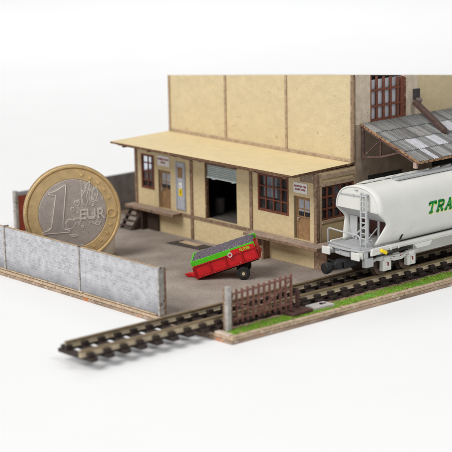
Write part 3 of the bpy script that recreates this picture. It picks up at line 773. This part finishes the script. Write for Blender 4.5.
# emblem
mb = MB(); c0 = TT(-.13, -W2-.02, zt2-.115); c1 = TT(-.13, -W2-.045, zt2-.115)
mb.ring(c0, c1, .052, .030, 18); obj('emblem', mb, mat('pinkish_emblem', (.62, .50, .50), .6, .3, 40, 0), body, local=True)
mb = MB(); mb.cyl(TT(-.13, -W2-.018, zt2-.115), TT(-.13, -W2-.04, zt2-.115), .034, 14); obj('emblem_centre', mb, redp, body, local=True)
# load
mb = MB(); nx, ny = 44, 24; rnd = random.Random(3)
vs = []; fs = []
for j in range(ny+1):
    for i in range(nx+1):
        u = x0+.02+(x1-x0-.05)*i/nx; v = -W2+.02+(2*W2-.04)*j/ny
        e = min(i, nx-i, j*1.6, (ny-j)*1.6)/5
        h = zt2-.03+.055*min(1, e)**.6+rnd.uniform(-.006, .009)
        vs.append(TT(u, v, h))
for j in range(ny):
    for i in range(nx): a = j*(nx+1)+i; fs.append((a, a+1, a+nx+2, a+nx+1))
tag_load = obj('load', mb.add(vs, fs), loadm, tr, local=True)
mb = MB()
for _ in range(90):
    u = rnd.uniform(x0+.04, x1-.06); v = rnd.uniform(-W2+.03, W2-.03); p = TT(u, v, zt2+.020+rnd.uniform(-.004, .006)); s = rnd.uniform(.005, .011)
    mb.add([p+Vector((s, 0, 0)), p+Vector((-s, s*.5, 0)), p+Vector((0, -s, 0)), p+Vector((0, 0, s*1.4))], [(0, 1, 3), (1, 2, 3), (2, 0, 3), (0, 2, 1)])
obj('load_grain', mb, mat('pale_grain', (.26, .235, .26), .8, .5, 40, 0), tag_load, local=True)
# wheels, axle, drawbar
for v in (-W2+.0, W2-.085):
    mb = MB(); mb.tube([(0, v-.005, WR), (0, v+.012, WR), (0, v+.068, WR), (0, v+.085, WR)], [WR*.86, WR, WR, WR*.86], 28)
    wh = obj('wheel', mb, rubber, tr, local=True)
    mb = MB(); mb.ring((0, v-.016, WR), (0, v-.004, WR), .072, .045, 20); obj('rim', mb, mat('dull_rim', (.06, .05, .045), .5, .2, 10, 0), wh, local=True)
    mb = MB(); mb.cyl((0, v-.026, WR), (0, v-.004, WR), .034, 14); obj('hub', mb, mat('pale_hub', (.62, .52, .36), .5, .2, 20, 0), wh, local=True)
mb = MB(); mb.cyl((0, -W2+.1, WR), (0, W2-.1, WR), .022, 10); tbox(mb, -.12, .10, -.22, -.15, .0, .14); tbox(mb, -.12, .10, .15, .22, .0, .14); tbox(mb, x0+.1, x1-.05, -.12, -.06, .12, .172); tbox(mb, x0+.1, x1-.05, .06, .12, .12, .172)
obj('axle_frame', mb, rubber, tr, .004, local=True)
fn = TT(x0+.04, 0, zb+.02)
mb = MB()
tip = Vector((x0-.22, -.10, .045))
for v in (-.20, .16): mb.beam(TT(x0+.05, v-.02, zb+.01), tip+Vector((.10, v*.15, .0)), .055, .06)
mb.beam(tip+Vector((.14, 0, .01)), tip, .10, .075)
dbar = obj('drawbar', mb, redp, tr, .008, local=True)
mb = MB(); mb.ring(tip+Vector((-.02, 0, -.012)), tip+Vector((-.02, 0, .022)), .04, .018, 16); obj('hitch_eye', mb, redp, dbar, local=True)
mb = MB(); rnd = random.Random(9)
for a in range(46):
    u = rnd.uniform(x0, x1); v = rnd.choice((-W2, W2)); p = TT(u, v+rnd.uniform(-.01, .01), zt2+.01); s = rnd.uniform(.005, .012)
    mb.add([p+Vector((s, 0, 0)), p+Vector((-s, s, 0)), p+Vector((0, -s, 0)), p+Vector((0, 0, s))], [(0, 1, 3), (1, 2, 3), (2, 0, 3), (0, 2, 1)])
obj('chipped_rim', mb, mat('pale_teal_chips', (.30, .46, .38), .6, .3, 30, 0), body, local=True)

# ------------------------------------------------------------------ gate and the small things on the outer strip
gt = thing('gate', 'red brown lattice gate hung on a weathered grey post beside the track', 'gate', (2.22, -4.45, 0))
p = MB(); p.box(2.175, 2.265, -4.50, -4.40, .0, .865); obj('gate_post', p, postmat, gt, .014)
obj('post_back', MB().box(2.12, 2.172, -4.49, -4.41, 0, .85), trim, gt, .006)
GX = 2.20
f = MB(); ya, yb = -4.36, -2.78; z0g, z1g = .16, .755
def gx(y): return GX-.06*(y-ya)/(yb-ya)
def gbeam(y0_, z0_, y1_, z1_, w_, t_=.03, off=0): f.beam((gx(y0_)+off, y0_, z0_), (gx(y1_)+off, y1_, z1_), t_, w_, up=(0, 0, 1))
npk = 12
for k in range(npk):
    y = ya+(yb-ya)*k/(npk-1); w_ = .06 if k in (0, npk-1) else .05
    top = z1g+(.012 if k % 2 else 0)+(.02 if k > 7 else 0); bot = .12 if k not in (0, npk-1) else .08
    f.beam((gx(y), y, bot), (gx(y), y, top), w_, .028, up=(0, 1, 0))
gbeam(ya, .21, yb, .21, .045, off=.016); gbeam(ya, .50, yb, .50, .04, off=.016); gbeam(ya, .69, yb, .725, .035, off=.016)
gbeam(ya+.1, .48, (ya+yb)/2+.1, .22, .04, .02, off=.034); gbeam((ya+yb)/2-.1, .24, yb-.05, .68, .04, .02, off=.034)
gl_ = obj('gate_leaf', f, gatem, gt, .006)
h = MB()
for z in (.24, .66): h.box(2.17, 2.24, -4.41, -4.34, z-.03, z+.03)
obj('hinge', h, ironrust, gl_, .004)
pp = thing('stop_post', 'short dark rust post standing on a low brown plinth at the gate end', 'post', (2.17, -2.72, 0))
obj('plinth', PX([(2.02, -3.02), (2.42, -2.98), (2.40, -2.44), (2.08, -2.46)], .004, .085), ironrust, pp, .02)
q = MB(); q.box(2.08, 2.15, -2.62, -2.55, .104, .42); q.add([(2.08, -2.62, .42), (2.15, -2.62, .42), (2.15, -2.55, .42), (2.08, -2.55, .42), (2.115, -2.585, .47)], [(0, 1, 4), (1, 2, 4), (2, 3, 4), (3, 0, 4)])
obj('peg', q, ironrust, pp, .008)
q = MB(); q.box(2.16, 2.30, -2.90, -2.84, .104, .125); obj('bolt_bar', q, ironrust, pp, .006)
ps = thing('cover_slab', 'pale grey square slab with a dark bolt beside the brown plinth', 'slab', (2.26, -2.16, 0))
obj('slab', PX([(2.08, -2.36), (2.36, -2.34), (2.40, -1.86), (2.10, -1.88)], .004, .07), paleslab, ps, .012)
q = MB(); q.cyl((2.24, -2.08, .075), (2.24, -2.08, .10), .035, 12); q.box(2.21, 2.27, -2.02, -1.96, .075, .085); obj('bolt', q, blackpl, ps, .004)

# ------------------------------------------------------------------ hopper wagon
wg = thing('hopper_wagon', 'pale grey bogie hopper wagon with green lettering on the track by the shed', 'wagon', (TX, 2.5, .25))
YE, YF = -.43, 7.2
prof = [(.45, .90), (.485, 1.0), (.54, 1.15), (.585, 1.30), (.602, 1.42), (.605, 1.54), (.596, 1.64), (.575, 1.74), (.54, 1.83), (.49, 1.905), (.42, 1.965), (.33, 2.012), (.22, 2.045), (.11, 2.062), (0, 2.068)]
def hx(z):
    for (a, b), (c, d) in zip(prof[:-1], prof[1:]):
        if b <= z <= d: return a+(c-a)*(z-b)/(d-b)
    return prof[0][0] if z < .9 else 0
def ys(z):
    k = [(.90, -.38), (.94, -.37), (1.02, -.33), (1.28, -.20), (1.32, -.18), (1.37, -.20), (1.54, -.39), (1.58, -.425), (1.62, -.43), (3, -.43)]
    for (a, b), (c, d) in zip(k[:-1], k[1:]):
        if a <= z <= c: return b+(d-b)*(z-a)/(c-a)
    return -.38
zs = [.90, .94, .98, 1.02, 1.09, 1.16, 1.23, 1.30, 1.34, 1.40, 1.47, 1.54, 1.58, 1.62, 1.66, 1.70, 1.74, 1.79, 1.83, 1.87, 1.905, 1.935, 1.965, 1.99, 2.012, 2.045, 2.062, 2.068]
arc = [(hx(z), z) for z in zs]
full = arc[:-1]+[(0, 2.068)]+[(-a, b) for a, b in arc[-2::-1]]
mid = YE+3.8
mb = MB(); sts = [0, .5, 1]
yl = lambda z, t: ys(z)+(2*mid-2*ys(z))*t
vs = []; n = len(full)
for t in [0, .02, .06, .25, .5, .75, .94, .98, 1]: vs += [(TX+a, yl(b, t), b) for a, b in full]
fs = [(r*n+i, r*n+i+1, (r+1)*n+i+1, (r+1)*n+i) for r in range(8) for i in range(n-1)]
mb.add(vs, fs)
bdy = obj('body', mb, wagon, wg, smooth=True)
sm = bdy.modifiers.new('s', 'SOLIDIFY'); sm.thickness = .028; sm.offset = -1
try:
    bdy.data.set_sharp_from_angle(angle=rad(50))
except Exception: pass
def mir(y, e): return y if e == 0 else 2*mid-y
for e in (0, 1):
    Y = lambda y: mir(y, e)
    # upper end plate and shallow sloping lip
    zz = [z for z in zs if z >= 1.58]
    rim = [(hx(z)-.015, z-.002) for z in zz if hx(z) > .05]+[(-(hx(z)-.015), z-.002) for z in zz[::-1] if hx(z) > .05]
    mb = MB(); mb.add([(TX+a, Y(max(YE, ys(b))+.012), b) for a, b in rim], [list(range(len(rim)))])
    mb.add([(TX+a, Y(max(YE, ys(b))+.035), b) for a, b in rim], [list(range(len(rim)))])
    ep = obj('end_plate', mb, wagon, wg)
    mb = MB(); v = [(TX-.585, Y(-.41), 1.575), (TX+.585, Y(-.41), 1.575), (TX+.57, Y(-.06), 1.33), (TX-.57, Y(-.06), 1.33)]
    mb.add(v+[(a, b+(.02 if e == 0 else -.02), c+.02) for a, b, c in v], [(0, 1, 2, 3), (7, 6, 5, 4), (0, 4, 5, 1), (1, 5, 6, 2), (2, 6, 7, 3), (3, 7, 4, 0)])
    obj('end_slope', mb, wagon2, wg)  # pale sheet in the darker grey, its shade painted in
    mb = MB(); v = [(TX-.57, Y(-.05), 1.33), (TX+.57, Y(-.05), 1.33), (TX+.46, Y(.42), .88), (TX-.46, Y(.42), .88)]
    mb.add(v, [(0, 1, 2, 3)]); obj('hopper_slope', mb, maroon, wg)
    mb = MB()
    ya_, yb_ = sorted((Y(-.12), Y(-.09)))
    mb.box(TX-.50, TX-.30, ya_, yb_, .88, 1.36); mb.box(TX+.27, TX+.315, ya_, yb_, .88, 1.36); mb.box(TX-.02, TX+.02, ya_, yb_, .88, 1.36)
    mb.beam((TX-.02, Y(-.14), 1.22), (TX-.40, Y(-.14), .92), .03, .03)
    mb.beam((TX+.02, Y(-.14), .92), (TX+.28, Y(-.14), 1.2), .022, .022)
    each('end_strut', mb, wagon2, wg, .004)
    # small mouldings on the end plate
    mb = MB(); mb.tube([(TX-.47, Y(YE-.012), 1.865), (TX+.30, Y(YE-.012), 1.885)], .011, 6); mb.tube([(TX-.06, Y(YE-.01), 1.99), (TX+.02, Y(YE-.01), 1.99)], .014, 6)
    for a in (-.47, -.1, .28): mb.box(TX+a-.015, TX+a+.015, *sorted((Y(YE-.022), Y(YE+.012))), 1.855, 1.89)
    obj('grab_rail', mb, wagon2, wg)
    # ladder
    mb = MB(); lx = TX+.19
    for a in (lx-.01, lx+.135): mb.box(a-.020, a+.020, *sorted((Y(YE-.085), Y(YE-.055))), .86, 1.97)
    for k in range(10): mb.tube([(lx, Y(YE-.07), .93+k*.108), (lx+.125, Y(YE-.07), .93+k*.108)], .016, 6)
    for z in (1.93, 1.6): mb.box(lx-.012, lx+.137, *sorted((Y(YE-.055), Y(YE+.015))), z-.01, z+.01)
    obj('ladder', mb, wagon2, wg, .003)
    # platform with curved front and railing
    mb = MB(); pf = [(-.50, -.05), (-.50, -.74), (-.45, -.80)]+[(-.45+.9*k/8, -.80-.05*math.sin(PI*k/8)) for k in range(1, 8)]+[(.45, -.80), (.50, -.74), (.50, -.05)]
    mb.prism([(TX+a, Y(b)) for a, b in pf], lambda u, v_, w_: (u, v_, .835+w_), .04)
    obj('platform', mb, wagon2, wg, .006)
    rp = [(-.45, -.80, .87), (-.45, -.80, 1.17), (-.43, -.80, 1.20), (-.40, -.805, 1.215), (-.25, -.81, 1.205), (.0, -.82, 1.195), (.30, -.81, 1.19), (.38, -.80, 1.18), (.42, -.79, 1.14), (.44, -.78, 1.06), (.44, -.78, .87)]
    mb = MB().tube([(TX+a, Y(b), c) for a, b, c in rp], .016, 8)
    for a in (.0,): mb.tube([(TX+.44, Y(-.78), 1.0), (TX+.46, Y(-.50), 1.05), (TX+.46, Y(-.42), .88)], .014, 8)
    mb.tube([(TX-.45, Y(-.80), .92), (TX-.30, Y(-.82), .935), (TX-.02, Y(-.83), .93), (TX+.2, Y(-.83), .90)], .012, 6)
    obj('hand_rail', mb, wagon2, wg, smooth=True)
    # headstock, buffers
    mb = MB(); mb.box(TX-.50, TX+.50, *sorted((Y(-.74), Y(-.62))), .70, .833); mb.box(TX-.15, TX+.15, *sorted((Y(-.80), Y(-.742))), .70, .80)
    mb.box(TX+.42, TX+.53, *sorted((Y(-.72), Y(-.50))), .52, .70); mb.beam((TX+.50, Y(-.5), .62), (TX+.53, Y(-.15), .74), .05, .05)
    mb.box(TX-.22, TX-.08, *sorted((Y(-.82), Y(-.75))), .72, .77)
    obj('headstock', mb, wagon2, wg, .008)
    for s in (-1, 1):
        mb = MB(); cx = TX+s*.41
        mb.cyl((cx, Y(-.74), .765), (cx, Y(-.88), .765), .058, 14); mb.box(cx-.115, cx+.115, *sorted((Y(-.915), Y(-.88))), .69, .845)
        mb.box(cx-.08, cx+.08, *sorted((Y(-.80), Y(-.75))), .70, .83)
        obj('buffer', mb, wagon, wg, .014)
    # coupler
    mb = MB(); cz = .545
    mb.box(TX-.13, TX+.13, *sorted((Y(-.92), Y(-.55))), cz-.07, cz+.09)
    mb.box(TX-.10, TX+.10, *sorted((Y(-1.16), Y(-.92))), cz-.04, cz+.06)
    q = [(-.10, -1.16), (.10, -1.16), (.14, -1.30), (.12, -1.44), (-.16, -1.44), (-.17, -1.28)]
    mb.tube([(TX-.01, Y(-1.12), cz+.0), (TX-.01, Y(-1.24), cz-.01), (TX-.02, Y(-1.34), cz-.02)], [.07, .115, .12], 12)
    mb.beam((TX+.02, Y(-1.05), cz+.06), (TX-.06, Y(-1.2), cz+.15), .04, .04)
    mb.cyl((TX, Y(-1.0), cz-.06), (TX, Y(-1.0), cz+.08), .12, 18)
    obj('coupler', mb, blackpl, wg, .03, 3)
    # bogie
    yc = .25
    mb = MB()
    for s in (-1, 1):
        xs_ = sorted((TX+s*.44, TX+s*.49))
        pts = [(-.62, .66), (-.62, .61), (-.50, .58), (-.22, .56), (-.12, .52), (.12, .52), (.22, .56), (.50, .58), (.62, .61), (.62, .66), (.45, .68), (.2, .64), (-.2, .64), (-.45, .68)]
        mb.prism([(Y(yc+a), b) for a, b in pts], lambda u, v_, w_, xs_=xs_: (xs_[0]+w_, u, v_), .05)
        mb.beam((TX+s*.5, Y(yc-.36), .64), (TX+s*.5, Y(yc-.02), .57), .02, .028); mb.beam((TX+s*.5, Y(yc+.36), .64), (TX+s*.5, Y(yc+.02), .57), .02, .028)
    mb.box(TX-.44, TX+.44, *sorted((Y(yc-.1), Y(yc+.1))), .55, .66)
    bg_ = obj('bogie', mb, wagon, wg, .008)
    for dy in (-.36, .36):
        for s in (-1, 1):
            mb = MB(); xs_ = sorted((TX+s*.43, TX+s*.53)); mb.box(xs_[0], xs_[1], *sorted((Y(yc+dy-.12), Y(yc+dy+.12))), .37, .58); mb.box(xs_[0], xs_[1], *sorted((Y(yc+dy-.08), Y(yc+dy+.08))), .58, .66)
            xx = TX+s*.53; mb.box(*sorted((xx+s*.001, xx+s*.018)), *sorted((Y(yc+dy-.035), Y(yc+dy+.035))), .41, .53)
            mb.box(*sorted((xx+s*.001, xx+s*.014)), *sorted((Y(yc+dy-.10), Y(yc+dy+.10))), .54, .56)
            obj('axle_box', mb, wagon, bg_, .008)
            mb = MB(); mb.box(*sorted((xx+s*.019, xx+s*.021)), *sorted((Y(yc+dy-.012), Y(yc+dy+.03))), .47, .54)
            obj('axle_mark', mb, redtx, bg_)
        for s in (-1, 1):
            mb = MB(); xi = TX+s*.30; mb.cyl((xi, Y(yc+dy), .455), (xi+s*.07, Y(yc+dy), .455), .205, 28); mb.cyl((xi-s*.02, Y(yc+dy), .455), (xi, Y(yc+dy), .455), .235, 28)
            obj('wheel', mb, wheelm, bg_)
    mb = MB(); s = 1
    for dy in (-.2, -.12, .08, .16, .24): mb.box(TX+.4905, TX+.493, *sorted((Y(yc+dy-.025), Y(yc+dy+.025))), .585, .615)
    obj('bogie_lettering', mb, redtx, bg_)
# sill, side channel, tabs
mb = MB()
for s in (-1, 1):
    x_ = TX+s*.55
    mb.box(*sorted((x_, x_+s*.05)), -.60, 2*mid+.60, .838, .898)
    mb.box(*sorted((x_, x_+s*.03)), -.60, 2*mid+.60, .80, .838)
    mb.box(*sorted((x_, x_+s*.052)), -.62, -.34, .76, .835)
    for k in range(7):
        y0_ = .62+k*1.15
        if y0_+.6 < 2*mid-.3: mb.prism([(y0_, .80), (y0_+.55, .80), (y0_+.46, .70), (y0_+.09, .70)], lambda u, v_, w_, x_=x_, s=s: (min(x_, x_+s*.045)+w_, u, v_), .045)
    for y_ in (-.10, .12): mb.box(*sorted((x_+s*.051, x_+s*.066)), y_, y_+.04, .80, .895)
mb.box(TX-.54, TX+.54, -.60, 2*mid+.60, .842, .86)
mb.box(TX-.30, TX+.30, .9, 2*mid-.9, .50, .84)
obj('underframe', mb, wagon, wg, .006)
mb = MB().beam((TX+.61, -.385, .85), (TX+.65, -.255, .775), .075, .075)
obj('yellow_handle', mb, yellowp, wg, .018)
mb = MB(); mb.tube([(TX+.61, -.5, .74), (TX+.62, -.2, .735), (TX+.62, .1, .76), (TX+.60, .5, .765)], .018, 6)
obj('brake_hose', mb, blackpl, wg)
mb = MB()
for y in (1.9, 3.37, 4.84):
    P = [(TX+hx(z)+.0015, y, z) for z in zs[1:18]]+[(TX+hx(z)+.0015, y+.012, z) for z in zs[1:18]]
    mb.add(P, [(i, i+1, i+18, i+17) for i in range(16)])
each('panel_seam', mb, wagon2, wg)
# roof walkway with ribs and hatches
mb = MB(); nn = 0
y = -.20
while y < 2*mid+.1:
    z = 2.075
    mb.add([(TX-.30, y, 2.03), (TX-.06, y, z+.01), (TX-.06, y+.30, z+.055), (TX-.30, y+.30, 2.065), (TX-.30, y+.31, 2.02), (TX-.06, y+.31, z-.01)], [(0, 1, 2, 3), (3, 2, 5, 4), (0, 3, 4), (1, 5, 2)])
    y += .335
obj('roof_hatch', mb, wagon, wg, .004)
mb = MB()
mb.box(TX+.02, TX+.20, .55, 2*mid-.55, 2.068, 2.082); mb.box(TX+.02, TX+.04, .55, 2*mid-.55, 2.083, 2.11); mb.box(TX+.18, TX+.20, .55, 2*mid-.55, 2.083, 2.105)
y = .58
while y < 2*mid-.6: mb.box(TX+.045, TX+.175, y, y+.02, 2.083, 2.10); y += .055
obj('roof_walkway', mb, wagon2, wg)

# lettering on the curved flank
STR = {
 'T': [[(.5, 0), (.5, 1)], [(0, .78), (0, 1), (1, 1), (1, .78)], [(.25, 0), (.75, 0)]],
 'R': [[(.15, 0), (.15, 1), (.7, 1), (.88, .88), (.88, .64), (.7, .5), (.15, .5)], [(.5, .5), (.85, 0), (1, 0)], [(0, 0), (.4, 0)], [(0, 1), (.2, 1)]],
 'A': [[(.1, 0), (.5, 1), (.9, 0)], [(.27, .35), (.73, .35)], [(-.05, 0), (.3, 0)], [(.7, 0), (1.05, 0)], [(.35, 1), (.55, 1)]],
 'N': [[(.15, 0), (.15, 1), (.85, 0), (.85, 1)], [(0, 0), (.35, 0)], [(.65, 1), (1, 1)]],
 'S': [[(.9, .72), (.9, .9), (.7, 1), (.3, 1), (.1, .85), (.1, .65), (.3, .53), (.7, .47), (.9, .35), (.9, .15), (.7, 0), (.3, 0), (.1, .1), (.1, .28)]],
 'C': [[(.92, .7), (.9, .88), (.7, 1), (.35, 1), (.1, .8), (.1, .2), (.35, 0), (.7, 0), (.92, .2)]],
 'E': [[(.15, 0), (.15, 1), (.92, 1), (.92, .8)], [(.15, .5), (.65, .5)], [(.15, 0), (.92, 0), (.92, .22)], [(0, 0), (.2, 0)]],
 'L': [[(.2, 1), (.2, 0), (.92, 0), (.92, .25)], [(.0, 1), (.45, 1)], [(0, 0), (.2, 0)]]}
def flank(off, dy=0, dz=0):
    def M(u, v, w_):
        z = 1.385+v+dz; return (TX+hx(z)+off+w_, 1.01+u+.28*v+dy, z)
    return M
def wtext(off, w_, dy, dz):
    mb = MB(); u = 0
    for ch in 'TRANSCEREALES':
        for st_ in STR[ch]:
            pts = []
            for (a, b), (c, d) in zip(st_[:-1], st_[1:]):
                for t in (0, .34, .67): pts.append((u+(a+(c-a)*t)*.19, (b+(d-b)*t)*.20))
            pts.append((u+st_[-1][0]*.19, st_[-1][1]*.20))
            mb.stroke(pts, w_, flank(off, dy, dz), .002)
        u += .262
    return mb
obj('lettering_shadow', wtext(.002, .066, .010, -.010), yellowtx, wg)
obj('lettering', wtext(.0055, .052, 0, 0), greentx, wg)
mb = MB(); rnd = random.Random(8)
for (yy_, zz_, rws) in ((-.02, .99, 5), (.46, 1.06, 6)):
    for r in range(rws):
        y = yy_+rnd.uniform(0, .05)+.012*r
        z = zz_+r*.035
        for k in range(rnd.randint(2, 4)):
            l = rnd.uniform(.02, .06); mb.add([(TX+hx(z)+.003, y, z), (TX+hx(z)+.003, y+l, z), (TX+hx(z+.02)+.003, y+l, z+.02), (TX+hx(z+.02)+.003, y, z+.02)], [(0, 1, 2, 3)]); y += l+.014
obj('data_panel', mb, palegrey_tx, wg)
mb = MB(); z = .94; mb.add([(TX+hx(.92)+.004, .30, .92), (TX+hx(.92)+.004, .36, .92), (TX+hx(1.03)+.004, .40, 1.03), (TX+hx(1.03)+.004, .34, 1.03)], [(0, 1, 2, 3)])
obj('black_slot', mb, blackpl, wg)
